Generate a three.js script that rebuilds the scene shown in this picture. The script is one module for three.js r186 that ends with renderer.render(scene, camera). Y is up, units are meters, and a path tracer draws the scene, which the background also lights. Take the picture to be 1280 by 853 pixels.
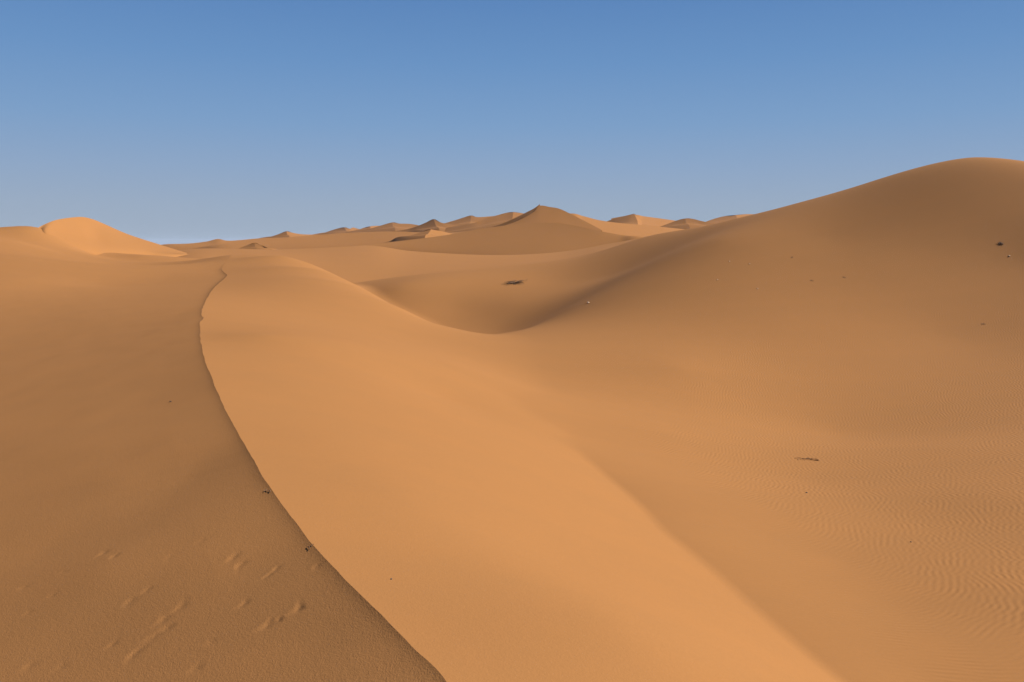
import * as THREE from 'three';
import { mergeGeometries } from 'three/addons/utils/BufferGeometryUtils.js';

// ---------------------------------------------------------------- camera, sky, sun, exposure
const W = 1280, HH = 853, VFOV = 46, EYE = 30;                 // the eye is 30 m above the far plain
const FPX = HH / 2 / Math.tan(VFOV * Math.PI / 360), PITCH = Math.atan((HH / 2 - 303) / FPX);
const scene = new THREE.Scene();
const camera = new THREE.PerspectiveCamera(VFOV, W / HH, 0.1, 60000);
camera.position.set(0, EYE, 0);
camera.rotation.x = -PITCH;
const renderer = new THREE.WebGLRenderer({ antialias: true });
renderer.toneMapping = THREE.LinearToneMapping;
const EXPOSURE = 2.0;
renderer.toneMappingExposure = EXPOSURE;
renderer.shadowMap.enabled = true;

const lin = c => { c /= 255; return c <= 0.04045 ? c / 12.92 : Math.pow((c + 0.055) / 1.055, 2.4); };
{ // clear desert sky: pale at the horizon, deep blue overhead
  const stops = [[0, 159, 173, 190], [2.5, 153, 171, 193], [5, 141, 166, 197], [8, 124, 159, 199], [12, 106, 147, 195], [16, 92, 134, 187], [28, 60, 102, 165], [50, 42, 78, 140], [90, 34, 64, 122]];
  const w = 256, h = 512, data = new Float32Array(w * h * 4);
  for (let j = 0; j < h; j++) {
    const el = Math.max(0, ((j + 0.5) / h - 0.5) * 180);
    let k = 0; while (k < stops.length - 2 && stops[k + 1][0] < el) k++;
    const a = stops[k], b = stops[k + 1], t = Math.min(1, (el - a[0]) / (b[0] - a[0]));
    for (let i = 0; i < w; i++) {
      const o = (j * w + i) * 4;
      for (let c = 0; c < 3; c++) data[o + c] = (lin(a[c + 1]) * (1 - t) + lin(b[c + 1]) * t) / EXPOSURE;
      data[o + 3] = 1;
    }
  }
  const sky = new THREE.DataTexture(data, w, h, THREE.RGBAFormat, THREE.FloatType);
  sky.mapping = THREE.EquirectangularReflectionMapping; sky.magFilter = THREE.LinearFilter; sky.minFilter = THREE.LinearFilter;
  sky.needsUpdate = true;
  scene.background = sky; scene.environment = sky;
}
const SUN_EL = 38 * Math.PI / 180, SUN_AZ = 15 * Math.PI / 180;   // from the right, a little beyond the dunes
const sun = new THREE.DirectionalLight(0xffffff, 5);
sun.color.setRGB(1, 0.96, 0.89);
sun.position.set(Math.cos(SUN_EL) * Math.cos(SUN_AZ) * 300, Math.sin(SUN_EL) * 300 + EYE, -Math.cos(SUN_EL) * Math.sin(SUN_AZ) * 300 - 40);
sun.target.position.set(0, EYE, -40);
sun.castShadow = true; sun.shadow.radius = 1; sun.shadow.mapSize.set(4096, 4096);
Object.assign(sun.shadow.camera, { left: -160, right: 160, top: 160, bottom: -160, near: 1, far: 900 });
scene.add(sun, sun.target);

// ---------------------------------------------------------------- helpers
let seed = 7;
const rnd = () => { seed = (seed * 1664525 + 1013904223) >>> 0; return seed / 4294967296; };
const rr = (a, b) => a + (b - a) * rnd();
const smooth = (a, b, x) => { const t = Math.min(1, Math.max(0, (x - a) / (b - a))); return t * t * (3 - 2 * t); };
const used = {};
const numbered = n => { used[n] = (used[n] ?? -1) + 1; return used[n] ? `${n}_${String(used[n]).padStart(3, '0')}` : n; };
const cp = Math.cos(PITCH), sp = Math.sin(PITCH);
// a direction through a pixel of the photograph: x, y per metre of ground depth
const ray = (u, v) => { const cx = (u - W / 2) / FPX, cy = (HH / 2 - v) / FPX, d = cp + cy * sp; return [cx / d, (cy * cp - sp) / d]; };
const atDepth = (u, v, d) => { const r = ray(u, v); return { x: r[0] * d, d, y: r[1] * d }; };
const atHeight = (u, v, y) => { const r = ray(u, v); return { x: r[0] * y / r[1], d: y / r[1], y }; };
const hash = (i, j) => { let n = (i * 374761393 + j * 668265263) | 0; n = Math.imul(n ^ (n >>> 13), 1274126177); return ((n ^ (n >>> 16)) >>> 0) / 4294967296; };
const noise = (x, y) => { const i = Math.floor(x), j = Math.floor(y), a = x - i, b = y - j, u = a * a * a * (a * (a * 6 - 15) + 10), v = b * b * b * (b * (b * 6 - 15) + 10);
  return (hash(i, j) * (1 - u) + hash(i + 1, j) * u) * (1 - v) + (hash(i, j + 1) * (1 - u) + hash(i + 1, j + 1) * u) * v - 0.5; };
const tileNoise = (x, y, p) => { const i = Math.floor(x), j = Math.floor(y), a = x - i, b = y - j, u = a * a * (3 - 2 * a), v = b * b * (3 - 2 * b), m = k => ((k % p) + p) % p;
  return (hash(m(i), m(j)) * (1 - u) + hash(m(i + 1), m(j)) * u) * (1 - v) + (hash(m(i), m(j + 1)) * (1 - u) + hash(m(i + 1), m(j + 1)) * u) * v - 0.5; };

// a smooth surface (thin plate) through scattered points {x, d, y}
function thinPlate(points, stiffness = 0) {
  const n = points.length, N = n + 3, A = [];
  const U = r2 => r2 < 1e-9 ? 0 : r2 * Math.log(r2);
  for (let i = 0; i < N; i++) A.push(new Float64Array(N + 1));
  for (let i = 0; i < n; i++) {
    const p = points[i];
    for (let j = 0; j < n; j++) { const q = points[j]; A[i][j] = U((p.x - q.x) ** 2 + (p.d - q.d) ** 2) + (i === j ? stiffness : 0); }
    A[i][n] = A[n][i] = 1; A[i][n + 1] = A[n + 1][i] = p.x; A[i][n + 2] = A[n + 2][i] = p.d; A[i][N] = p.y;
  }
  for (let c = 0; c < N; c++) {
    let m = c; for (let r = c + 1; r < N; r++) if (Math.abs(A[r][c]) > Math.abs(A[m][c])) m = r;
    [A[c], A[m]] = [A[m], A[c]];
    for (let r = 0; r < N; r++) if (r !== c) { const f = A[r][c] / A[c][c]; if (f) for (let k = c; k <= N; k++) A[r][k] -= f * A[c][k]; }
  }
  const w = A.map((row, i) => row[N] / row[i]);
  const X = points.map(p => p.x), D = points.map(p => p.d);
  return (x, d) => { let s = w[n] + w[n + 1] * x + w[n + 2] * d; for (let i = 0; i < n; i++) { const r2 = (x - X[i]) ** 2 + (d - D[i]) ** 2; if (r2 > 1e-9) s += w[i] * r2 * Math.log(r2); } return s; };
}
function spline1(keys) { // monotone-ish cubic through [x, y]
  return x => {
    const n = keys.length; let k = 0; while (k < n - 2 && keys[k + 1][0] < x) k++;
    const g = i => i <= 0 ? (keys[1][1] - keys[0][1]) / (keys[1][0] - keys[0][0]) : i >= n - 1 ? (keys[n - 1][1] - keys[n - 2][1]) / (keys[n - 1][0] - keys[n - 2][0]) : (keys[i + 1][1] - keys[i - 1][1]) / (keys[i + 1][0] - keys[i - 1][0]);
    const [x0, y0] = keys[k], [x1, y1] = keys[k + 1], h = x1 - x0, t = (x - x0) / h;
    if (t < 0) return y0 + g(0) * (x - x0);
    if (t > 1) return y1 + g(n - 1) * (x - x1);
    return (2 * t ** 3 - 3 * t * t + 1) * y0 + (t ** 3 - 2 * t * t + t) * h * g(k) + (3 * t * t - 2 * t ** 3) * y1 + (t ** 3 - t * t) * h * g(k + 1);
  };
}

// ---------------------------------------------------------------- sand materials
const SAND = [0.264, 0.1192, 0.0396];
function tileTexture(size, fn, srgb) {
  const data = new Uint8Array(size * size * 4);
  for (let j = 0; j < size; j++) for (let i = 0; i < size; i++) { const c = fn(i / size, j / size), o = (j * size + i) * 4; for (let k = 0; k < 3; k++) data[o + k] = Math.max(0, Math.min(255, c[k])); data[o + 3] = 255; }
  const t = new THREE.DataTexture(data, size, size); t.wrapS = t.wrapT = THREE.RepeatWrapping; t.magFilter = THREE.LinearFilter; t.minFilter = THREE.LinearMipmapLinearFilter; t.generateMipmaps = true;
  if (srgb) t.colorSpace = THREE.SRGBColorSpace; t.needsUpdate = true; return t;
}
// grain: uneven sand, fine and coarse, tiles every metre of uv / repeat
const grainTex = tileTexture(1024, (u, v) => {
  let h = 0.5; h += 0.5 * tileNoise(u * 64, v * 64, 64) * 0.5 + 0.9 * tileNoise(u * 160, v * 160, 160) * 0.5 + 0.8 * tileNoise(u * 400, v * 400, 400) * 0.5 + 0.4 * tileNoise(u * 24, v * 24, 24) * 0.5;
  h = h * 255; return [h, h, h];
});
const toneTex = tileTexture(512, (u, v) => {
  const n = tileNoise(u * 5, v * 5, 5) * 0.5 + tileNoise(u * 11, v * 11, 11) * 0.35 + tileNoise(u * 37, v * 37, 37) * 0.25, f = tileNoise(u * 170, v * 170, 170) * 0.5 + (hash(Math.floor(u * 512), Math.floor(v * 512)) - 0.5) * 0.4;
  const t = 246 + n * 5 + f * 8; return [t, t - n * 2, t - n * 5];
}, true);
const repeatOf = (t, metres) => { const c = t.clone(); c.repeat.set(1 / metres, 1 / metres); c.needsUpdate = true; return c; };
function sandMaterial(o = {}) {
  const m = new THREE.MeshPhysicalMaterial({ roughness: 1, metalness: 0, specularIntensity: 0.08, side: THREE.DoubleSide, ...o });
  m.color.setRGB(...SAND);
  return m;
}
const sandNear = sandMaterial({ map: repeatOf(toneTex, 3.7), bumpMap: repeatOf(grainTex, 1.7), bumpScale: 0.0027 });
const sandSlip = sandMaterial({ map: repeatOf(toneTex, 3.7), bumpMap: repeatOf(grainTex, 2.3), bumpScale: 0.0016 });
const sandMid = sandMaterial({ map: repeatOf(toneTex, 23), bumpMap: repeatOf(grainTex, 29), bumpScale: 0.006 });
const sandFar = sandMaterial({ map: repeatOf(toneTex, 90) });

// wind ripples: oriented wavelets laid out in metres on the ground
const rippleAngle = (x, d) => (-14 + 74 * smooth(4.6, 8.4, x + (d - 9) * 0.22) + 10 * noise(x * 0.13 + 3, d * 0.13)) * Math.PI / 180;
const toeX = spline1([[4, 5], [8.6, 3.75], [14.2, 2.8], [23.4, 1.4], [43, -0.4]]);
const rippleAmp = (x, d) => smooth(-0.1, 1.6, x - toeX(d)) * (0.85 + 0.5 * noise(x * 0.3, d * 0.3) + 0.4 * noise(x * 0.09 + 9, d * 0.09)) * (0.7 + 0.3 * smooth(2, 9, x - toeX(d) + Math.max(0, 14 - d) * 1.2)) * (0.5 + 0.6 * smooth(7, 20, d)) * (1 - smooth(42, 60, d));
function rippleTexture(x0, d0, size, px) {
  const h = new Float32Array(px * px), cell = 0.2, s = size / px, R = 0.5, save = seed; seed = 11;
  for (let cd = Math.floor((d0 - 1) / cell); cd < (d0 + size + 1) / cell; cd++) for (let cx = Math.floor((x0 - 1) / cell); cx < (x0 + size + 1) / cell; cx++) {
    const x = (cx + hash(cx, cd)) * cell, d = (cd + hash(cx + 911, cd + 77)) * cell, a = rippleAmp(x, d);
    if (a <= 0.02) continue;
    const th = rippleAngle(x, d) + (hash(cx + 5, cd + 9) - 0.5) * (0.5 + 0.5 * smooth(5, 9, x)), wl = (0.1 + 0.022 * smooth(8, 20, d)) * (0.9 + 0.22 * hash(cx + 31, cd + 3)), kx = -Math.sin(th) * 2 * Math.PI / wl, kd = Math.cos(th) * 2 * Math.PI / wl, ph = hash(cx + 71, cd + 13) * 2 * Math.PI;
    const i0 = Math.max(0, Math.ceil((x - R - x0) / s)), i1 = Math.min(px - 1, Math.floor((x + R - x0) / s)), j0 = Math.max(0, Math.ceil((d - R - d0) / s)), j1 = Math.min(px - 1, Math.floor((d + R - d0) / s));
    for (let j = j0; j <= j1; j++) { const dd = d0 + j * s - d; for (let i = i0; i <= i1; i++) { const dx = x0 + i * s - x, e = 1 - (dx * dx + dd * dd) / (R * R); if (e > 0) h[j * px + i] += a * e * e * Math.cos(kx * dx + kd * dd + ph); } }
  }
  seed = save;
  const data = new Uint8Array(px * px * 4);
  for (let j = 0; j < px; j++) for (let i = 0; i < px; i++) {
    const o = (j * px + i) * 4, v = Math.max(0, Math.min(255, 128 + 100 * Math.tanh(h[j * px + i] * 0.42) + (hash(i, j) - 0.5) * 14));
    data[o] = data[o + 1] = data[o + 2] = v; data[o + 3] = 255;
  }
  const t = new THREE.DataTexture(data, px, px); t.wrapS = t.wrapT = THREE.ClampToEdgeWrapping; t.magFilter = THREE.LinearFilter; t.minFilter = THREE.LinearMipmapLinearFilter; t.generateMipmaps = true;
  t.repeat.set(1 / size, 1 / size); t.offset.set(-x0 / size, -d0 / size); t.needsUpdate = true; return t;
}
const sandRippleNear = sandMaterial({ map: repeatOf(toneTex, 3.7), bumpMap: rippleTexture(-1, 3, 27, 2048), bumpScale: 0.0105 });
const sandRippleFar = sandMaterial({ map: repeatOf(toneTex, 3.7), bumpMap: rippleTexture(-6, 6, 60, 2048), bumpScale: 0.0115 });

// ---------------------------------------------------------------- the near land: a sharp ridge, its slip face, the floor and the big dune on the right
const crestPts = [[558, 853, -3.0], [516, 810, -3.0], [475, 768, -3.0], [432, 724, -3.0], [390, 679, -3.0], [345, 622, -2.98], [310, 565, -2.96], [284, 517, -2.93], [264, 472, -2.9], [253, 440, -2.87], [249.5, 418, -2.85], [250.5, 400, -2.82], [254, 383, -2.8], [262, 367, -2.75], [271, 356, -2.68]]
  .map(([u, v, y]) => atHeight(u, v, y));
const c0 = crestPts[0];
const crestAll = [{ x: c0.x + 4.2, d: c0.d - 14, y: -3.4 }, { x: c0.x + 2.6, d: c0.d - 8, y: -3.15 }, { x: c0.x + 1.2, d: c0.d - 3.2, y: -3.04 }, ...crestPts, ...[[279.5, 57.5, -2.58], [283, 62, -2.5], [278.5, 66.5, -2.38], [277, 70, -2.25], [283, 78, -1.85], [292, 92, -1.42]].map(([u, d, y]) => ({ x: ray(u, 335)[0] * d, d, y })), { x: -40, d: 120, y: -3.4 }, { x: -52, d: 150, y: -3.2 }, { x: -76, d: 210, y: -6 }];
const crestLine = spline1(crestAll.map(p => [p.d, p.x])), crestX = d => crestLine(d) + (0.024 * noise(d * 1.3, 3) + 0.009 * noise(d * 5.5, 9)) * smooth(1, 7, d) * (d > 22 ? 2 : 1) + 0.09 * Math.exp(-(((d - 30) / 0.8) ** 2)), crestY = spline1(crestAll.map(p => [p.d, p.y]));

// floor of the hollow and the large dune on the right
const F = thinPlate([
  atDepth(628, 432, 42.05), atDepth(612, 421, 55.33), atDepth(1160, 853, 8.72), atDepth(1280, 853, 8.70), atDepth(1280, 740, 11.40), atDepth(960, 680, 14.13), atDepth(1000, 600, 21.35), atDepth(1150, 650, 16.15), atDepth(900, 480, 35.92), atDepth(830, 540, 26.34), atDepth(1280, 520, 29.55), atDepth(1280, 400, 44.17), atDepth(1280, 330, 50.84), atDepth(1280, 280, 54.72), atDepth(1280, 240, 58.17), atDepth(1280, 204, 62.31), atDepth(1215, 197, 66.19), atDepth(1100, 400, 46.07), atDepth(1100, 330, 53.16), atDepth(1130, 218, 66.10), atDepth(1050, 240, 70.21), atDepth(935, 270, 84.22), atDepth(980, 400, 46.20), atDepth(980, 330, 54.86), atDepth(850, 400, 47.17), atDepth(850, 350, 54.92), atDepth(820, 294, 99.94), atDepth(740, 318, 98.14), atDepth(650, 335, 110.77), atDepth(735, 378, 57.10), atDepth(760, 345, 77.74), atDepth(690, 395, 60.49), atDepth(655, 412, 54.10), atDepth(640, 380, 73.92), atDepth(643, 353, 82.98), atDepth(570, 385, 75.44), atDepth(560, 350, 119.56), atDepth(500, 360, 80.81), atDepth(450, 353, 99.80), atDepth(775, 440, 40.36), atDepth(1185, 420, 43.61), atDepth(1190, 300, 54.69), atDepth(1180, 560, 24.92), atDepth(700, 350, 82.47), atDepth(1040, 300, 57.85), atDepth(900, 300, 61.97), atDepth(1050, 700, 13.52), atDepth(940, 560, 25.92), atDepth(1040, 540, 30.81), atDepth(850, 460, 37.37), atDepth(1000, 460, 39.23), atDepth(1230, 620, 17.41), atDepth(1120, 760, 11.13),
  { x: 3.718, d: 8.571, y: -4.950 }, { x: 2.776, d: 14.147, y: -5.250 }, { x: 1.428, d: 23.412, y: -5.600 }, { x: 3.000, d: 3.000, y: -5.200 }, { x: 12.000, d: 1.000, y: -5.000 }, { x: 25.000, d: 5.000, y: -2.400 }, { x: 5.000, d: -12.000, y: -5.600 }, { x: 30.000, d: -12.000, y: -3.000 }, { x: -1.500, d: 58.000, y: -7.200 }, { x: -1.000, d: 66.000, y: -7.400 }, { x: -10.000, d: 62.000, y: -7.500 }, { x: -20.000, d: 80.000, y: -7.000 }, { x: -30.000, d: 110.000, y: -7.000 }, { x: -45.000, d: 150.000, y: -8.000 }, { x: 45.000, d: 70.000, y: 4.200 }, { x: 70.000, d: 62.000, y: 2.000 }, { x: 62.000, d: 30.000, y: 4.500 }, { x: 50.000, d: 95.000, y: -3.000 }, { x: 35.000, d: 115.000, y: -6.000 }, { x: 10.000, d: 135.000, y: -8.000 }, { x: -15.000, d: 140.000, y: -8.000 }, { x: 70.000, d: 140.000, y: -9.000 }, { x: -1.110, d: 27.500, y: -5.005 }, { x: -2.170, d: 36.000, y: -5.340 }, { x: -2.702, d: 41.500, y: -5.369 }, { x: 0.000, d: 22.500, y: -5.191 }, { x: -0.644, d: 32.000, y: -5.485 }, { x: -2.419, d: 30.000, y: -4.692 }, { x: 0.718, d: 7.371, y: -5.000 }, { x: 0.373, d: 9.556, y: -5.150 }, { x: -0.224, d: 12.947, y: -5.300 }, { x: -0.724, d: 17.012, y: -5.550 }, { x: 3.373, d: 10.756, y: -5.100 }, { x: 2.276, d: 18.212, y: -5.500 },
]);
// slip face and rounded far shoulder of the ridge
const toe = [[1050, 853, -4.95], [940, 760, -5.1], [830, 665, -5.25], [762, 600, -5.5], [700, 540, -5.6], [655, 488, -5.65]].map(a => atHeight(...a));
const R = thinPlate([
  ...crestAll.filter(p => p.d < 130), ...toe, ...toe.map(p => ({ x: p.x + 4, d: p.d + 1.5, y: p.y - 1.9 })),
  atDepth(610, 428, 46.95), atDepth(570, 413, 49.49), atDepth(530, 400.5, 49.23), atDepth(500, 385.5, 49.64), atDepth(330, 420, 24.69), atDepth(430, 430, 26.50), atDepth(400, 550, 12.46), atDepth(480, 480, 21.25), atDepth(560, 500, 22.94), atDepth(500, 620, 10.04), atDepth(600, 700, 8.03), atDepth(700, 700, 9.27), atDepth(600, 800, 5.92), atDepth(780, 790, 6.50), atDepth(620, 580, 14.61), atDepth(540, 430, 38.70), atDepth(360, 480, 17.63),
  { x: -24.201, d: 74.000, y: -2.000 }, { x: -27.472, d: 84.000, y: -1.580 }, { x: -22.001, d: 74.000, y: -1.970 }, { x: -29.553, d: 84.000, y: -1.640 }, { x: -17.264, d: 67.000, y: -2.150 }, { x: 4.000, d: 50.000, y: -8.200 }, { x: -1.000, d: 54.000, y: -8.400 }, { x: -4.900, d: 60.000, y: -7.600 }, { x: -11.000, d: 76.000, y: -6.600 }, { x: -16.000, d: 91.000, y: -6.000 }, { x: -24.000, d: 108.000, y: -6.200 }, { x: -30.000, d: 128.000, y: -8.000 }, { x: 8.000, d: 2.000, y: -7.000 }, { x: -10.773, d: 57.000, y: -3.236 }, { x: -16.189, d: 68.000, y: -2.343 }, { x: -23.539, d: 82.000, y: -1.370 }, { x: -28.501, d: 90.000, y: -1.326 },
]);
// windward side of the ridge
const L = thinPlate([
  ...crestAll, atDepth(0, 853, 6.53), atDepth(280, 853, 5.80), atDepth(0, 700, 9.23), atDepth(0, 600, 12.30), atDepth(150, 600, 11.16), atDepth(0, 500, 19.57), atDepth(120, 470, 20.47), atDepth(0, 440, 29.66), atDepth(130, 400, 34.78), atDepth(0, 390, 42.61), atDepth(130, 720, 8.03), atDepth(300, 720, 7.44), atDepth(230, 600, 10.72), atDepth(200, 500, 16.09), atDepth(80, 560, 13.44), atDepth(400, 800, 6.07),
  atDepth(0, 350, 55.02), atDepth(130, 355, 58.47), atDepth(0, 320, 68.00), atDepth(0, 291.5, 105.00), atDepth(180, 335, 84.00), atDepth(240, 326, 90.00), atDepth(48, 285, 112.00), atDepth(58, 296, 115.00), atDepth(75, 305, 119.00), atDepth(110, 313.5, 128.00), atDepth(150, 319, 140.00), atDepth(190, 320.5, 152.00), atDepth(240, 318.5, 165.00), { x: -12, d: 2, y: -4.6 }, { x: -16, d: -12, y: -5 }, { x: -45, d: 30, y: -6 }, { x: -60, d: 60, y: -2.5 }, { x: -100, d: 130, y: 1.5 }, { x: -100, d: 170, y: -3 }, atDepth(40, 309, 88.00), atDepth(75, 317, 93.00), atDepth(110, 321, 98.00), atDepth(20, 301, 92.00), { x: -59, d: 112, y: -1.5 }, { x: -56, d: 122, y: -2 }, { x: -58, d: 130, y: -2.1 }, { x: -61.5, d: 118, y: -1.7 }, { x: -73, d: 114, y: 0.9 }, { x: -81, d: 124, y: -0.3 },
]);
const soft = d => 0.06 + 1.14 * Math.max(0, Math.min(1, (d - 27) / 15));   // the foot of the slip face is crisp near, soft farther off
const smax = (a, b, k) => { const h = Math.max(0, k - Math.abs(a - b)) / k; return Math.max(a, b) + h * h * k / 4; };

// old footprints on the windward side, as dents with a pushed-up rim
const marks = [[126, 679, 22, 1], [140, 686, 22, 1], [24, 697, 16, .7], [30, 728, 18, .6], [60, 715, 20, .5], [160, 738, 22, .9], [181, 731, 22, .8], [290, 716, 22, 1], [300, 725, 26, 1.1], [335, 743, 28, .9], [346, 737, 18, .7], [200, 766, 34, .8], [222, 757, 34, .8], [165, 794, 34, 1], [190, 780, 34, .8], [206, 775, 20, .8], [30, 783, 30, .7], [70, 792, 24, .5], [137, 779, 22, .8], [304, 768, 22, .9], [333, 797, 26, 1.5], [346, 795, 20, 1.2], [371, 788, 22, 1.5], [242, 826, 24, .8], [140, 829, 22, .7], [106, 832, 22, .6], [195, 845, 30, .8], [75, 690, 14, .4], [210, 700, 22, .4], [250, 690, 18, .4], [396, 746, 18, .6], [262, 800, 20, .5]]
  .map(([u, v, len, k], i) => { const p = atHeight(u, v, -3.35), q = atHeight(u + len * 0.42, v - len * 0.2, -3.35); return { x: p.x, d: p.d, a: Math.atan2(q.d - p.d, q.x - p.x) + (hash(i, 8) - 0.5) * 0.5, l: Math.hypot(q.x - p.x, q.d - p.d) * (0.4 + 0.22 * hash(i, 5)), w: 0.024 + 0.016 * hash(i, 3), b: (hash(i, 6) - 0.5) * 0.9, k }; });
function footMarks(x, d) {
  let s = 0;
  for (const m of marks) { const dx = x - m.x, dd = d - m.d; if (dx * dx + dd * dd > 0.5) continue; const c = Math.cos(m.a), n = Math.sin(m.a), al = (dx * c + dd * n) / m.l + 0.35 * noise(x * 14, d * 14), ac = (-dx * n + dd * c) / m.w + m.b * al * al + 0.4 * noise(x * 11 + 4, d * 11); const e = al * al + ac * ac; if (e < 9) s += m.k * 0.0046 * Math.exp(-0.5 * e) * (-1.2 + ac * 1.3); }
  return s;
}
const lumps = (x, d) => 0.03 * noise(x * 0.35, d * 0.35) + 0.012 * noise(x * 1.3 + 7, d * 1.3);
function residual(fn) { const t = []; for (let i = 0; i < 2300; i++) { const d = -14 + i * 0.1; t.push(crestY(d) - fn(crestX(d), d)); } return d => { const f = Math.max(0, Math.min(2298, (d + 14) * 10)), i = Math.floor(f); return t[i] * (1 - f + i) + t[i + 1] * (f - i); }; }
const resL = residual(L), resR = residual((x, d) => smax(R(x, d), F(x, d), soft(d)));
function leftY(x, d, t) { // t: distance left of the crest
    return L(x, d) + resL(d) * Math.exp(-t * t / 9) - 0.016 * (1 + 4 * smooth(28, 55, d)) * (1 - Math.exp(-t / (0.09 + 0.14 * smooth(28, 55, d)))) * smooth(80, 62, d) + lumps(x, d) * Math.min(1, t) + (d < 14 ? footMarks(x, d) : 0);
}
function rightY(x, d, t) {
  const f = F(x, d), r = R(x, d);
  return smax(r, f, soft(d)) + resR(d) * Math.exp(-t * t / 9) + lumps(x, d) * Math.min(1, t * 0.5) * 0.12;
}
const ground = (x, d) => { const t = x - crestX(d); return t < 0 ? leftY(x, d, -t) : rightY(x, d, t); };
// where the line of sight through a pixel first meets the near land
function hit(u, v) { const r = ray(u, v); let d = 2.5; while (d < 150) { const st = d * 0.004; if (r[1] * d <= ground(r[0] * d, d)) { let a = d - st, b = d; for (let i = 0; i < 20; i++) { const m = (a + b) / 2; if (r[1] * m <= ground(r[0] * m, m)) b = m; else a = m; } return { x: r[0] * b, d: b, y: ground(r[0] * b, b) }; } d += st; } return atDepth(u, v, 100); }

function sheet(depths, ts, side, pick) { // rows follow depth, columns follow distance from the crest; pick(t, d, r, f) chooses which body a cell belongs to
  const nr = depths.length, nc = ts.length, pos = new Float32Array(nr * nc * 3), nor = new Float32Array(nr * nc * 3), uv = new Float32Array(nr * nc * 2), own = new Uint8Array(nr * nc);
  const Y = new Float32Array(nr * nc), X = new Float32Array(nr * nc);
  for (let i = 0; i < nr; i++) { const d = depths[i], cx = crestX(d), wide = Math.max(d, 6);
    for (let j = 0; j < nc; j++) { const k = i * nc + j, t = ts[j] * wide, x = cx + side * t; X[k] = x;
      Y[k] = side < 0 ? leftY(x, d, t) : rightY(x, d, t); if (j === 0) Y[k] = crestY(d); own[k] = pick(x, d); } }
  for (let i = 0; i < nr; i++) for (let j = 0; j < nc; j++) { const k = i * nc + j;
    pos[3 * k] = X[k]; pos[3 * k + 1] = Y[k] + EYE; pos[3 * k + 2] = -depths[i]; uv[2 * k] = X[k]; uv[2 * k + 1] = depths[i];
    const ia = Math.max(0, i - 1), ib = Math.min(nr - 1, i + 1), ja = Math.max(0, j - 1), jb = Math.min(nc - 1, j + 1);
    const ax = X[ib * nc + j] - X[ia * nc + j], ay = Y[ib * nc + j] - Y[ia * nc + j], ad = depths[ib] - depths[ia], bx = X[i * nc + jb] - X[i * nc + ja], by = Y[i * nc + jb] - Y[i * nc + ja];
    // tangents (ax, ay, -ad) and (bx, by, 0)
    let nx = ay * 0 + ad * by, ny = -ad * bx, nz = ax * by - ay * bx; if (ny < 0) { nx = -nx; ny = -ny; nz = -nz; } const l = Math.hypot(nx, ny, nz);
    nor[3 * k] = nx / l; nor[3 * k + 1] = ny / l; nor[3 * k + 2] = nz / l; }
  const parts = {};
  for (let i = 0; i < nr - 1; i++) for (let j = 0; j < nc - 1; j++) { const a = i * nc + j, b = a + 1, c = a + nc, e = c + 1, w = own[a]; const idx = parts[w] ??= []; if (side > 0) idx.push(a, b, c, b, e, c); else idx.push(a, c, b, b, c, e); }
  return Object.fromEntries(Object.entries(parts).map(([w, idx]) => { // keep only the vertices this body uses
    const map = new Map(), ii = new Uint32Array(idx.length); idx.forEach((v, q) => { let m = map.get(v); if (m === undefined) { m = map.size; map.set(v, m); } ii[q] = m; });
    const g = new THREE.BufferGeometry(), P = new Float32Array(map.size * 3), N = new Float32Array(map.size * 3), T = new Float32Array(map.size * 2);
    for (const [v, m] of map) { for (let q = 0; q < 3; q++) { P[3 * m + q] = pos[3 * v + q]; N[3 * m + q] = nor[3 * v + q]; } T[2 * m] = uv[2 * v]; T[2 * m + 1] = uv[2 * v + 1]; }
    g.setAttribute('position', new THREE.BufferAttribute(P, 3)); g.setAttribute('normal', new THREE.BufferAttribute(N, 3)); g.setAttribute('uv', new THREE.BufferAttribute(T, 2)); g.setIndex(new THREE.BufferAttribute(ii, 1)); return [w, g];
  }));
}
function land(name, geometry, material, label, category, parent) {
  const m = new THREE.Mesh(geometry, material); m.name = numbered(name); m.castShadow = m.receiveShadow = true;
  m.userData = { label, category, kind: 'structure' }; scene.add(m); return m;
}
function depthsOf(a, b, fine, coarse, change) { const out = []; for (let d = -12; d < a; d += 0.8) out.push(d); for (let d = a; d < b; d += d < change ? d * fine : d * coarse) out.push(d); return out; }
{
  const tl = []; for (let j = 0; j <= 330; j++) { const q = j / 330; tl.push(0.95 * (0.12 * q + 0.55 * q ** 2 + 0.33 * q ** 4)); }
  const left = sheet(depthsOf(2.5, 190, 0.003, 0.0062, 12), tl, -1, () => 0);
  const tr = []; for (let j = 0; j <= 560; j++) { const q = j / 560; tr.push(1.42 * q + 1.1 * q ** 6); }
  const right = sheet(depthsOf(2.5, 150, 0.0055, 0.0062, 20), tr, 1, (x, d) => { const r = R(x, d), f = F(x, d); return r > f ? 0 : d < 27.5 && x < 24 ? 1 : x > -5 && d < 62 && x < 52 ? 2 : 3; });
  land('ridge_dune', left[0], sandNear, 'long foreground dune ridge, shaded windward slope left of the sharp curving crest', 'dune');
  land('slip_face', right[0], sandSlip, 'smooth brightly lit slip face falling from the sharp curving crest', 'dune');
  land('dune_floor', right[1], sandRippleNear, 'wind rippled sand floor at the foot of the bright slip face', 'sand');
  land('sand_dune', right[2], sandRippleFar, 'large rounded dune with finely rippled flank, highest on the skyline', 'dune');
  if (right[3]) land('sand_hollow', right[3], sandMid, 'smooth sand around and behind the large rounded dune and in the shaded hollow', 'sand');
}


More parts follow.
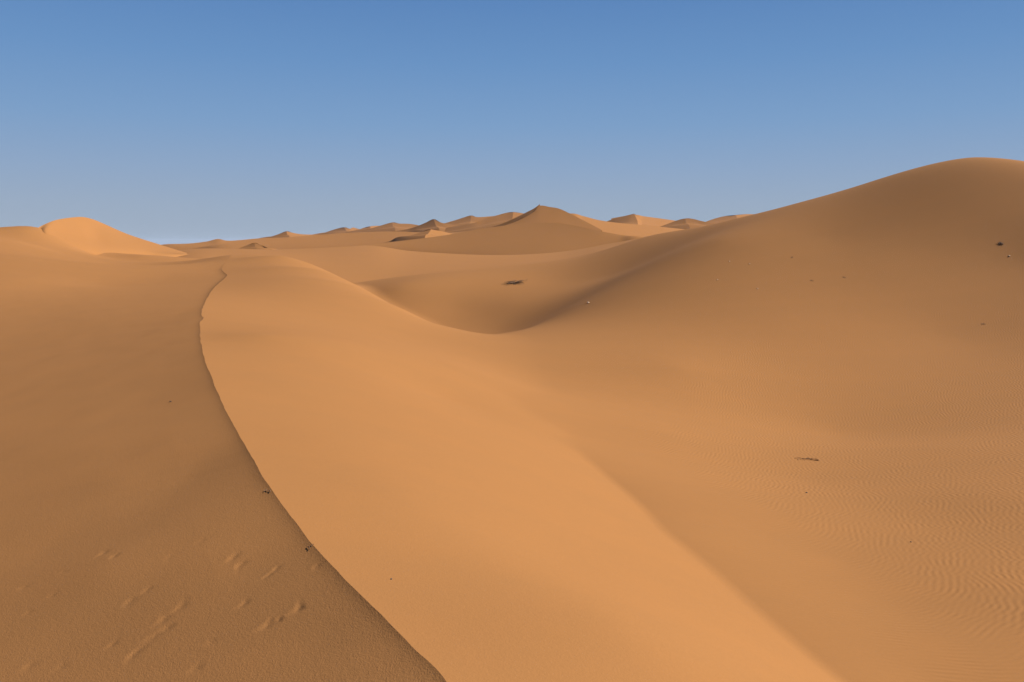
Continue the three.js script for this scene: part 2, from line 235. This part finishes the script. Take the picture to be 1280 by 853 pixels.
// ---------------------------------------------------------------- dunes farther off: each a loft through lines of points [u, v, depth]; first line is the crest, then down the front
function cat(p, t) { const n = p.length - 1, f = Math.min(n - 1e-6, Math.max(0, t * n)), i = Math.floor(f), s = f - i, g = k => p[Math.max(0, Math.min(n, k))], a = g(i - 1), b = g(i), c = g(i + 1), e = g(i + 2);
  return ['x', 'd', 'y'].reduce((o, k) => { o[k] = b[k] + 0.5 * s * (c[k] - a[k] + s * (2 * a[k] - 5 * b[k] + 4 * c[k] - e[k] + s * (3 * (b[k] - c[k]) + e[k] - a[k]))); return o; }, {}); }
function loft(rows, nu, nv) {
  const P = [], T = [], I = [];
  for (let j = 0; j <= nv; j++) for (let i = 0; i <= nu; i++) { const p = cat(rows.map(r => cat(r, i / nu)), j / nv); P.push(p.x, p.y + EYE, -p.d); T.push(p.x, p.d); }
  for (let j = 0; j < nv; j++) for (let i = 0; i < nu; i++) { const a = j * (nu + 1) + i, b = a + 1, c = a + nu + 1, e = c + 1; I.push(a, c, b, b, c, e); }
  const g = new THREE.BufferGeometry(); g.setAttribute('position', new THREE.Float32BufferAttribute(P, 3)); g.setAttribute('uv', new THREE.Float32BufferAttribute(T, 2)); g.setIndex(I); g.computeVertexNormals(); return g;
}
function farDune(label, lines, { back = 0.5, depth, nu = 90, nv = 28, material = sandFar, split, ends = 1, steep = 1, turn = 0 } = {}) {
  // the fronts stand at dune slopes and face a little to the left
  const skew = (i, n) => 1 + turn * (0.5 - i / (n - 1));
  let rows = lines.map(l => l.map(([u, v, d], i) => { const c = lines[0][i][2]; return atDepth(u, v, (c - (c - d) * steep) * skew(i, l.length)); }));
  const all = rows.flat(), tall = Math.max(...all.map(p => p.y)) - Math.min(...all.map(p => p.y)), run = depth ?? (tall + 2) / back;
  const foot = rows[rows.length - 1];
  if (split !== undefined) rows.splice(1, 0, rows[0].map((a, i) => { const b = foot[i], r = a.y - b.y; return { x: a.x * 0.52 + b.x * 0.48 + r * 0.22 * noise(i * 0.9 + a.x, a.d), d: a.d * 0.52 + b.d * 0.48, y: a.y * 0.5 + b.y * 0.5 - r * 0.07 }; }));   // slopes are a little hollow
  rows.push(foot.map(p => ({ x: p.x, d: p.d * 0.95, y: p.y - p.d * 0.03 })));
  // both ends run out into the sand
  const end = (p, s) => ({ x: p.x + s * (tall * 1.3 + 1), d: p.d + tall * 0.1, y: p.y - (tall * 0.2 + 0.3) });
  if (ends) rows = rows.map(r => [end(r[0], -1), ...r, end(r[r.length - 1], 1)]);
  const crest = rows[0], low = p => p.y - tall - 3;
  const behind = [crest.map(p => ({ x: p.x + run * 0.3, d: p.d + run * 1.2, y: low(p) })), crest.map(p => ({ x: p.x + run * 0.1, d: p.d + run * 0.45, y: p.y * 0.55 + low(p) * 0.45 })), crest];
  const cuts = split === undefined ? [[0, crest.length]] : [[0, split + 1 + ends], [split + ends, crest.length]], parts = [loft(behind, nu, 14)];
  for (const [a, b] of cuts) parts.push(loft(rows.map(r => r.slice(a, b)), cuts.length > 1 ? nu >> 1 : nu, nv));
  return land('sand_dune', mergeGeometries(parts), material, label, 'dune');
}
farDune('dune with a bright sunlit face rising behind the shaded slope of the ridge', [
  [[46, 285.3, 111], [60, 278.5, 116], [75, 274, 123], [100, 271.3, 134], [115, 274, 140], [130, 280, 146], [160, 293, 154], [200, 306, 162], [240, 318.4, 166]],
  [[46, 291, 111], [57, 287, 114], [73, 289, 120], [102, 293, 130], [120, 297, 136], [140, 301, 141], [167, 307, 148], [202, 313.5, 157], [240, 318.9, 164]],
  [[46, 298, 110], [56, 299, 113], [75, 308, 117.5], [106, 316, 126], [130, 320, 132], [155, 323, 139], [182, 324, 147], [208, 323, 154], [240, 320.5, 162]],
], { material: sandMid, nu: 160, ends: 0, steep: 2.3, turn: 0 });
farDune('broad low sand swell filling the valley behind the ridge', [
  [[230, 312, 210], [290, 311, 215], [340, 312, 220], [400, 310, 225], [465, 307.5, 240], [520, 314.5, 235], [620, 319, 235], [700, 315, 250], [760, 305, 275], [822, 293.5, 300], [880, 288, 320]],
  [[230, 316, 170], [290, 316, 170], [340, 319, 165], [400, 323, 165], [465, 323, 172], [520, 327, 172], [620, 327, 176], [700, 323, 180], [760, 314, 185], [822, 303, 200], [880, 294, 220]],
  [[230, 335, 112], [290, 340, 112], [340, 346, 112], [400, 350, 114], [465, 353, 116], [520, 350, 120], [620, 344, 126], [700, 335, 130], [760, 325, 135], [822, 312, 140], [880, 300, 140]],
], { material: sandMid, nu: 160, steep: 1, turn: 0 });
farDune('broad brown dune whose long front fills the middle distance below the pointed peak', [
  [[420, 310.5, 284.3], [452, 307, 287.0], [485, 303, 289.5], [520, 299, 291.2], [558, 294, 293.2], [590, 288, 295.5], [620, 283.5, 296.5], [645, 280.4, 296.8], [672, 278.8, 295.7], [698, 279.2, 293.1], [722, 283, 288.8], [747, 288.5, 284.4], [775, 293.5, 282.0], [800, 296.5, 280.6]],
  [[420, 312.5, 281.5], [452, 311.5, 282.1], [485, 312, 281.6], [520, 314, 279.3], [558, 316, 276.4], [590, 318, 273.3], [620, 319, 270.8], [645, 318.5, 269.9], [672, 316.5, 270.0], [698, 313.5, 271.2], [722, 310, 273.1], [747, 305.5, 275.5], [775, 301, 277.7], [800, 298.8, 277.8]],
], { material: sandMid, nu: 140 });
farDune('dark left flank of the pointed peak, a narrow shaded strip under its crest', [
  [[604, 288.6, 332.0], [618, 283.5, 331.8], [634, 277, 332.0], [650, 269.5, 333.1], [664, 262.5, 334.2], [675, 257.3, 334.7]],
  [[604, 289.4, 331.5], [621, 285, 330.1], [640, 279, 329.3], [655, 272.6, 329.4], [667, 265, 331.3], [675, 257.3, 334.7]],
], { ends: 0, nu: 60 });
farDune('pointed brown peak standing highest among the middle distance dunes', [
  [[604, 289.4, 317.8], [621, 285, 319.3], [640, 279, 321.7], [655, 272.6, 325.0], [667, 265, 329.5], [675, 257.3, 334.6], [687, 258.8, 332.5], [700, 261.3, 329.8], [718, 269.8, 323.5], [735, 278.6, 318.2], [752, 287.5, 313.3]],
  [[604, 292, 316.2], [621, 291, 314.6], [640, 290, 312.9], [655, 289.5, 311.8], [667, 289, 311.5], [678, 289, 311.2], [690, 289, 311.1], [704, 290, 310.6], [720, 291.5, 310.4], [736, 293, 309.9], [752, 294, 309.7]],
], { ends: 0, nu: 110 });
farDune('orange sunlit dune flank behind the right shoulder of the pointed peak', [
  [[712, 267, 449.0], [730, 270.5, 453.6], [750, 275.5, 458.0], [775, 279, 466.1], [800, 281, 476.5], [830, 284, 488.7], [865, 288, 502.8]],
  [[712, 294, 419.7], [730, 294, 427.6], [750, 294, 436.7], [775, 294, 447.8], [800, 294, 459.8], [830, 294, 474.9], [865, 294, 493.3]],
]);
farDune('brown dune with a hooked crest on the skyline beyond the orange flank', [
  [[748, 281, 640.0], [762, 275.5, 640.0], [776, 271.5, 640.0], [787, 268.6, 640.0], [793, 267.6, 640.0], [797, 271, 640.0], [801, 276, 640.0], [804, 280.5, 640.0]],
  [[748, 286.5, 630.5], [760.5, 285.9, 623.1], [773, 285.2, 618.2], [785.5, 284.6, 614.8], [798, 284, 614.2], [800, 284.8, 618.1], [802, 285.7, 624.2], [804, 286.5, 629.7]],
], { split: 4 });
farDune('orange sunlit slope beside the hooked crest on the skyline', [
  [[792, 268.6, 675.7], [805, 270.5, 685.4], [820, 272.5, 697.1], [845, 276, 715.2], [875, 280.5, 737.6]],
  [[792, 288, 639.4], [805, 288, 651.2], [820, 288, 665.9], [845, 288, 690.2], [875, 288, 720.8]],
]);
farDune('low brown dune with rounded top just above the flank of the large dune', [
  [[816, 286, 558.6], [832, 281, 560.6], [845, 276, 563.2], [857, 273.2, 562.9], [866, 273.7, 562.1], [878, 276.6, 558.8], [892, 279.4, 556.2], [912, 282.5, 553.5]],
  [[816, 287.5, 556.1], [831.3, 286.2, 552.6], [846.7, 284.8, 550.4], [862, 283.5, 549.0], [874.5, 284.5, 548.7], [887, 285.5, 548.4], [899.5, 286.5, 547.9], [912, 287.5, 547.5]],
], { split: 3 });
farDune('farthest orange dune showing over the shoulder of the large dune', [
  [[872, 280.8, 918.5], [890, 274.5, 927.3], [905, 270.5, 932.3], [920, 268.9, 935.6], [935, 267.8, 956.0], [965, 268.5, 978.2], [1000, 270, 1001.7]],
  [[872, 282.5, 910.7], [889.3, 280.7, 913.8], [906.7, 278.8, 918.3], [924, 277, 921.3], [949.3, 278.8, 930.3], [974.7, 280.7, 946.0], [1000, 282.5, 966.2]],
], { split: 3 });
farDune('round brown dune behind the left arm of the pointed peak', [
  [[590, 279.5, 591.0], [605, 273.8, 596.7], [620, 269.6, 600.2], [633.6, 266, 602.9], [641.7, 265.2, 602.2], [654, 266.8, 604.0], [668, 270, 603.0], [690, 276, 599.6]],
  [[590, 288.5, 577.3], [602.5, 286.4, 577.8], [615, 284.2, 578.3], [627.5, 282.1, 578.7], [640, 280, 579.4], [656.7, 282.8, 579.6], [673.3, 285.7, 580.4], [690, 288.5, 583.2]],
], { split: 4 });
farDune('brown dune with a long pale rim on the skyline between two darker peaks', [
  [[548, 281, 694.1], [568.6, 275.5, 697.3], [580, 271.8, 699.0], [589, 269.5, 699.1], [597, 271.5, 697.3], [615, 270.4, 701.1], [634, 268.4, 705.5], [656, 269, 705.4]],
  [[548, 287.5, 680.7], [560.7, 285.7, 678.7], [573.3, 283.8, 678.8], [586, 282, 679.2], [603.5, 283.4, 677.7], [621, 284.8, 675.7], [638.5, 286.1, 674.8], [656, 287.5, 674.5]],
], { split: 3 });
farDune('sharp peaked dune with a dark left side, left of the long rimmed dune', [
  [[508, 286.8, 642.2], [522, 282.5, 641.8], [532, 278.5, 642.1], [542.2, 274.1, 642.6], [552, 278.6, 637.2], [566, 281, 635.6], [588, 285, 632.3]],
  [[508, 291.5, 635.2], [521.7, 290.5, 629.5], [535.3, 289.5, 625.3], [549, 288.5, 622.1], [562, 289.5, 622.5], [575, 290.5, 622.5], [588, 291.5, 623.7]],
], { split: 3 });
farDune('little pyramid dune with one bright face below the sharp peaked dune', [
  [[484, 304, 424.0], [500, 298.3, 423.3], [513, 294.6, 423.5], [526, 290.4, 425.6], [539, 286.7, 427.1], [552, 289.2, 433.3], [566, 292.6, 438.9], [584, 296.5, 445.3]],
  [[484, 304.6, 423.8], [495.8, 298.9, 423.2], [507.5, 297.8, 419.8], [519.2, 297.4, 416.7], [531, 297, 413.7], [548.7, 297.5, 421.7], [566.3, 298, 431.8], [584, 298.5, 443.5]],
], { split: 4 });
farDune('small double topped dune on the skyline', [
  [[462, 286, 847.3], [475, 282.3, 849.5], [490.4, 278.2, 852.1], [499.5, 279.6, 850.5], [514, 280.2, 851.1], [532, 283.5, 847.2]],
  [[462, 290.5, 836.0], [478, 289, 833.5], [494, 287.5, 831.3], [506.7, 288.5, 831.5], [519.3, 289.5, 832.9], [532, 290.5, 836.1]],
], { split: 2 });
farDune('pale tipped dune on the skyline beside the double topped one', [
  [[445, 288, 927.9], [455, 284.8, 931.5], [463, 283, 933.6], [475, 282.4, 950.5], [488, 284, 965.2], [507, 287, 980.6]],
  [[445, 291.5, 919.7], [454.5, 290.5, 921.7], [464, 289.5, 923.4], [478.3, 290.2, 935.8], [492.7, 290.8, 950.8], [507, 291.5, 969.6]],
], { split: 2 });
farDune('small twin dunes on the skyline near the low end of the dune chain', [
  [[402, 292, 996.4], [420, 286.3, 997.6], [430.5, 284.3, 995.2], [437, 286, 994.7], [441.6, 284.5, 1002.4], [449, 286.5, 1003.0], [467, 289.5, 1004.3]],
  [[402, 293.5, 985.2], [418, 292.8, 979.9], [434, 292, 979.1], [442.2, 292.4, 983.5], [450.5, 292.8, 986.2], [458.8, 293.1, 988.7], [467, 293.5, 993.3]],
], { split: 2 });
farDune('lone small peak at the low end of the dune chain', [
  [[333, 297.4, 687.7], [347, 293.2, 688.9], [358, 289.2, 691.0], [366, 291.2, 693.7], [378, 293, 698.4], [400, 293.6, 709.1], [424, 294, 721.6]],
  [[333, 298.5, 684.6], [347, 298, 679.9], [361, 297.5, 676.9], [376.8, 297.8, 684.3], [392.5, 298, 694.1], [408.2, 298.2, 705.9], [424, 298.5, 716.5]],
], { split: 2 });
farDune('ragged orange hillside below the skyline peaks', [
  [[270, 306, 453.5], [310, 301.5, 463.4], [350, 297.5, 472.7], [390, 294.5, 479.8], [420, 292, 484.7], [450, 290.5, 487.6], [480, 289.5, 489.0], [510, 290, 488.8], [540, 291, 488.9], [570, 290.5, 490.1], [600, 288, 492.2]],
  [[270, 311, 446.8], [310, 310, 451.9], [350, 309.5, 456.4], [390, 309.5, 459.5], [420, 310, 460.8], [450, 309, 463.2], [480, 308, 465.0], [510, 306, 468.0], [540, 304, 471.6], [570, 301, 475.6], [600, 296, 480.7]],
]);
farDune('long low orange dune running out to the flat horizon', [
  [[205, 305.6, 502.7], [235, 304.6, 506.6], [258, 302, 511.8], [272, 298.8, 515.8], [284, 301, 515.0], [300, 300.2, 519.5], [325, 298, 526.7], [355, 297, 532.0], [400, 297, 535.7], [450, 299, 536.6]],
  [[205, 310, 496.4], [235, 311, 497.5], [258, 312, 498.5], [272, 312, 499.4], [284, 312, 501.3], [300, 312, 503.6], [325, 312, 506.8], [355, 312, 510.3], [400, 312, 515.0], [450, 312, 520.2]],
]);
farDune('small dark mound just above the far end of the ridge', [
  [[280, 315.5, 261.4], [296, 311.5, 261.9], [309, 306.5, 263.6], [318, 303.8, 263.7], [326, 306.5, 261.7], [338, 311.5, 257.9], [355, 316, 260.4]],
  [[280, 316.1, 260.5], [293.3, 313.8, 259.1], [306.7, 313.2, 257.4], [320, 312.5, 256.5], [331.7, 313.2, 256.5], [343.3, 313.8, 258.7], [355, 316.6, 265.9]],
], { split: 3, ends: 0 });

// the plain all round, to the horizon
{
  const P = [], T = [], I = [], rings = []; for (let r = 30; r < 9000; r *= 1.18) rings.push(r); const n = 96;
  rings.forEach(r => { for (let i = 0; i <= n; i++) { const a = i / n * 2 * Math.PI, x = Math.cos(a) * r, z = Math.sin(a) * r - 40; const lift = 14 * smooth(90, 260, r) * (0.6 + 0.8 * noise(x / 420 + 5, z / 420)) * smooth(4000, 900, r); P.push(x, lift + (r < 100 ? 0 : 3 * noise(x / 90, z / 90) * smooth(5000, 500, r)), z); T.push(x, -z); } });
  for (let j = 0; j < rings.length - 1; j++) for (let i = 0; i < n; i++) { const a = j * (n + 1) + i, b = a + 1, c = a + n + 1, e = c + 1; I.push(a, b, c, b, e, c); }
  const g = new THREE.BufferGeometry(); g.setAttribute('position', new THREE.Float32BufferAttribute(P, 3)); g.setAttribute('uv', new THREE.Float32BufferAttribute(T, 2)); g.setIndex(I); g.computeVertexNormals();
  land('desert_plain', g, sandFar, 'flat sandy desert plain reaching the horizon', 'plain');
}

// haze of the desert air
scene.fog = new THREE.FogExp2(0xa9b6cc, 0.00004);

// ---------------------------------------------------------------- small things lying on the sand
const mat = (r, g, b, rough = 0.9) => { const m = new THREE.MeshStandardMaterial({ roughness: rough, side: THREE.DoubleSide }); m.color.setRGB(r, g, b); return m; };
const darkBark = mat(0.15, 0.08, 0.04), dryBark = mat(0.16, 0.085, 0.036), deadLeaf = mat(0.1, 0.062, 0.026), straw = mat(0.2, 0.11, 0.045), paleStone = mat(0.5, 0.36, 0.24), darkStone = mat(0.07, 0.045, 0.03);
function thing(name, label, category, p, group) {
  const o = new THREE.Group(); o.name = numbered(name); o.position.set(p.x, p.y + EYE, -p.d); o.userData = { label, category }; if (group) o.userData.group = group; scene.add(o); return o;
}
function part(name, geometries, material, parent) { const m = new THREE.Mesh(geometries.length > 1 ? mergeGeometries(geometries) : geometries[0], material); m.name = name; m.castShadow = m.receiveShadow = true; parent.add(m); return m; }
// a twig that follows the slope under it; p0 in metres from the thing's base
const local = (p, x, h, d) => new THREE.Vector3(x, ground(p.x + x, p.d + d) - p.y + h, -d);
function twig(points, r0, r1) {
  const c = new THREE.CatmullRomCurve3(points), n = points.length * 5, g = new THREE.TubeGeometry(c, n, 1, 6, false), P = g.attributes.position, q = new THREE.Vector3();
  for (let i = 0; i < P.count; i++) { const ring = Math.floor(i / 7), t = ring / n, m = c.getPointAt(Math.min(1, t)); q.fromBufferAttribute(P, i).sub(m).multiplyScalar((r0 + (r1 - r0) * t) * (0.85 + 0.3 * hash(ring, i % 7))).add(m); P.setXYZ(i, q.x, q.y, q.z); }
  g.computeVertexNormals(); return g;
}
const leaf = (at, len, wid, yaw, tilt) => { const g = new THREE.BufferGeometry(), v = [[0, 0, 0], [len * 0.5, wid, 0.1 * len], [len, 0, 0], [len * 0.5, -wid, 0.1 * len]].map(a => new THREE.Vector3(...a).applyEuler(new THREE.Euler(tilt, yaw, tilt * 0.7)).add(at)); g.setAttribute('position', new THREE.Float32BufferAttribute(v.flatMap(a => [a.x, a.y, a.z]), 3)); g.setAttribute('uv', new THREE.Float32BufferAttribute([0, 0, .5, 1, 1, 0, .5, 0], 2)); g.setIndex([0, 1, 2, 0, 2, 3]); g.computeVertexNormals(); return g; };
{ // low spreading scrub in the valley behind the hollow
  const p = hit(643, 354.5), o = thing('scrub_bush', 'low dark spreading desert bush on the smooth sand beyond the hollow', 'bush', p), leaves = [];
  for (let k = 0; k < 26; k++) {
    const a = rr(0, 6.283), L = rr(0.5, 1.6), cx = Math.cos(a) * L, cd = Math.sin(a) * L * 0.6, h = rr(0.08, 0.3);
    part('branch', [twig([local(p, 0, 0, 0), local(p, cx * 0.4, h * 0.8, cd * 0.4), local(p, cx * 0.8, h * rr(0.7, 1.2), cd * 0.8), local(p, cx, h * rr(0.3, 1), cd)], 0.02, 0.006)], darkBark, o);
    for (let i = 0; i < 26; i++) { const t = rr(0.3, 1.05); leaves.push(leaf(local(p, cx * t + rr(-.09, .09), h * rr(0.2, 1.15) * t, cd * t + rr(-.09, .09)), rr(.05, .12), rr(.012, .025), rr(0, 6.28), rr(-1, 1))); }
  }
  part('foliage', leaves, deadLeaf, o);
}
function tuft(p, label, group, wide, tall, n, m = straw) {
  const o = thing('dry_tuft', label, 'plant', p, group), blades = [];
  for (let k = 0; k < n; k++) { const a = rr(0, 6.283), L = wide * rr(0.15, 0.5), x0 = rr(-.2, .2) * wide, d0 = rr(-.2, .2) * wide, dx = Math.cos(a) * L, dd = Math.sin(a) * L, h = tall * rr(0.4, 1); blades.push(twig([local(p, x0, -0.01, d0), local(p, x0 + dx * 0.4, h, d0 + dd * 0.4), local(p, x0 + dx, h * rr(0.2, 0.8), d0 + dd)], wide * 0.018, wide * 0.005)); }
  const half = Math.ceil(n / 2); part('blades', blades.slice(0, half), m, o); part('dead_stems', blades.slice(half), darkBark, o); return o;
}
tuft(hit(1251, 305.2), 'dark dead plant clump casting a shadow high on the large dune', null, 0.5, 0.1, 36, darkBark);
for (const [u, v] of [[990, 322], [1055.5, 347], [1015, 351], [1229, 405.5]]) tuft(hit(u, v), 'tiny flattened dry tuft on the rippled flank of the large dune', 'dry tufts on the large dune', 0.3, 0.035, 14);
function stone(p, size, m, label, group, flat = 0.7) {
  const g = new THREE.IcosahedronGeometry(1, 3), P = g.attributes.position, k = rnd() * 50;
  for (let i = 0; i < P.count; i++) { const x = P.getX(i), y = P.getY(i), z = P.getZ(i), r = size * (1 + 0.45 * noise(x * 1.3 + k, y * 1.3 + z * 1.7) + 0.2 * noise(x * 3.1 - k, z * 3.1 + y)); P.setXYZ(i, x * r * 1.2, y * r * flat + size * flat * 0.45, z * r); }
  g.computeVertexNormals();
  const o = new THREE.Mesh(g, m); o.name = numbered(size > 0.045 ? 'stone' : 'pebble'); o.position.set(p.x, p.y + EYE, -p.d); o.rotation.y = rr(0, 6); o.castShadow = o.receiveShadow = true;
  o.userData = { label, category: size > 0.045 ? 'stone' : 'pebble' }; if (group) o.userData.group = group; scene.add(o); return o;
}
stone(hit(1262, 320.5), 0.055, paleStone, 'pale stone below the dark dead plant clump on the large dune');
stone(hit(735.3, 379), 0.085, paleStone, 'pale stone on the dark steep flank above the hollow');
for (const [u, v] of [[937, 330], [912, 327], [897, 350], [947, 361]]) stone(hit(u, v), 0.046, paleStone, 'small pale stone on the flank of the large dune', 'pale stones on the large dune', 0.45);
stone(hit(1008.5, 616.5), 0.022, darkStone, 'dark pebble on the rippled floor below the dry branch');
stone(hit(1139, 678), 0.014, darkStone, 'tiny dark pebble on the ripples nearer the foot of the large dune');
stone(hit(213, 502.5), 0.02, darkStone, 'dark pebble on the shaded windward slope of the ridge');
stone(hit(489, 724.5), 0.008, darkStone, 'tiny dark pebble on the bright slip face');
{ // dry branch lying on the rippled floor, with its side twigs
  const p = hit(1010, 575), o = thing('dry_branch', 'dry forked branch lying on the rippled sand floor', 'branch', p);
  part('stem', [twig([local(p, -0.36, 0.012, 0.16), local(p, -0.24, 0.03, 0.13), local(p, -0.1, 0.025, 0.03), local(p, 0.02, 0.03, -0.04), local(p, 0.14, 0.02, -0.13), local(p, 0.26, 0.012, -0.18)], 0.006, 0.011)], dryBark, o);
  for (const pts of [[[-0.1, .025, .03], [0.02, .035, .02], [0.12, .03, -.03]], [[0.02, .03, -.04], [0.15, .05, -.02], [0.25, .04, -.05], [0.29, .02, -.1]], [[-0.02, .02, .1], [0.05, .05, .12], [0.1, .03, .07]], [[0.14, .02, -.13], [0.2, .04, -.2], [0.27, .015, -.24]], [[-0.24, .03, .13], [-0.27, .04, .02], [-0.33, .01, -.12]], [[-0.18, .03, .1], [-0.17, .03, -.04], [-0.14, .008, -.14]]]) part('twig', [twig(pts.map(a => local(p, ...a)), 0.0065, 0.004)], dryBark, o);
}
function debris(u, v, label, strokes) {
  const p = hit(u, v), o = thing('twig_litter', label, 'twigs', p), r = ray(u, v), k = p.d / FPX;
  for (const st of strokes) part('twig', [twig(st.map(([a, b], i) => local(p, a * k, 0.006 + 0.006 * (i % 2), -b * k * 2.2)), 0.0036, 0.0026)], darkBark, o);
}
debris(335, 615, 'scrap of dark dry root beside the sharp crest, farther along the ridge', [[[-7, -2], [-5, -3.5], [-2, -1], [0, 0]], [[0, 0.5], [2, 0], [4, 2]], [[3, 0.5], [5, 3]], [[-6, -1], [-4, -0.5]]]);
debris(387.5, 685.5, 'pair of dark dry twig ends beside the sharp crest, nearer its bend', [[[-4, -2], [-2, -1], [0, 1.5]], [[-1, 1], [1, 2.5]], [[2, -3], [4, -1.5]], [[1, -1], [2, -2]]]);

renderer.render(scene, camera);
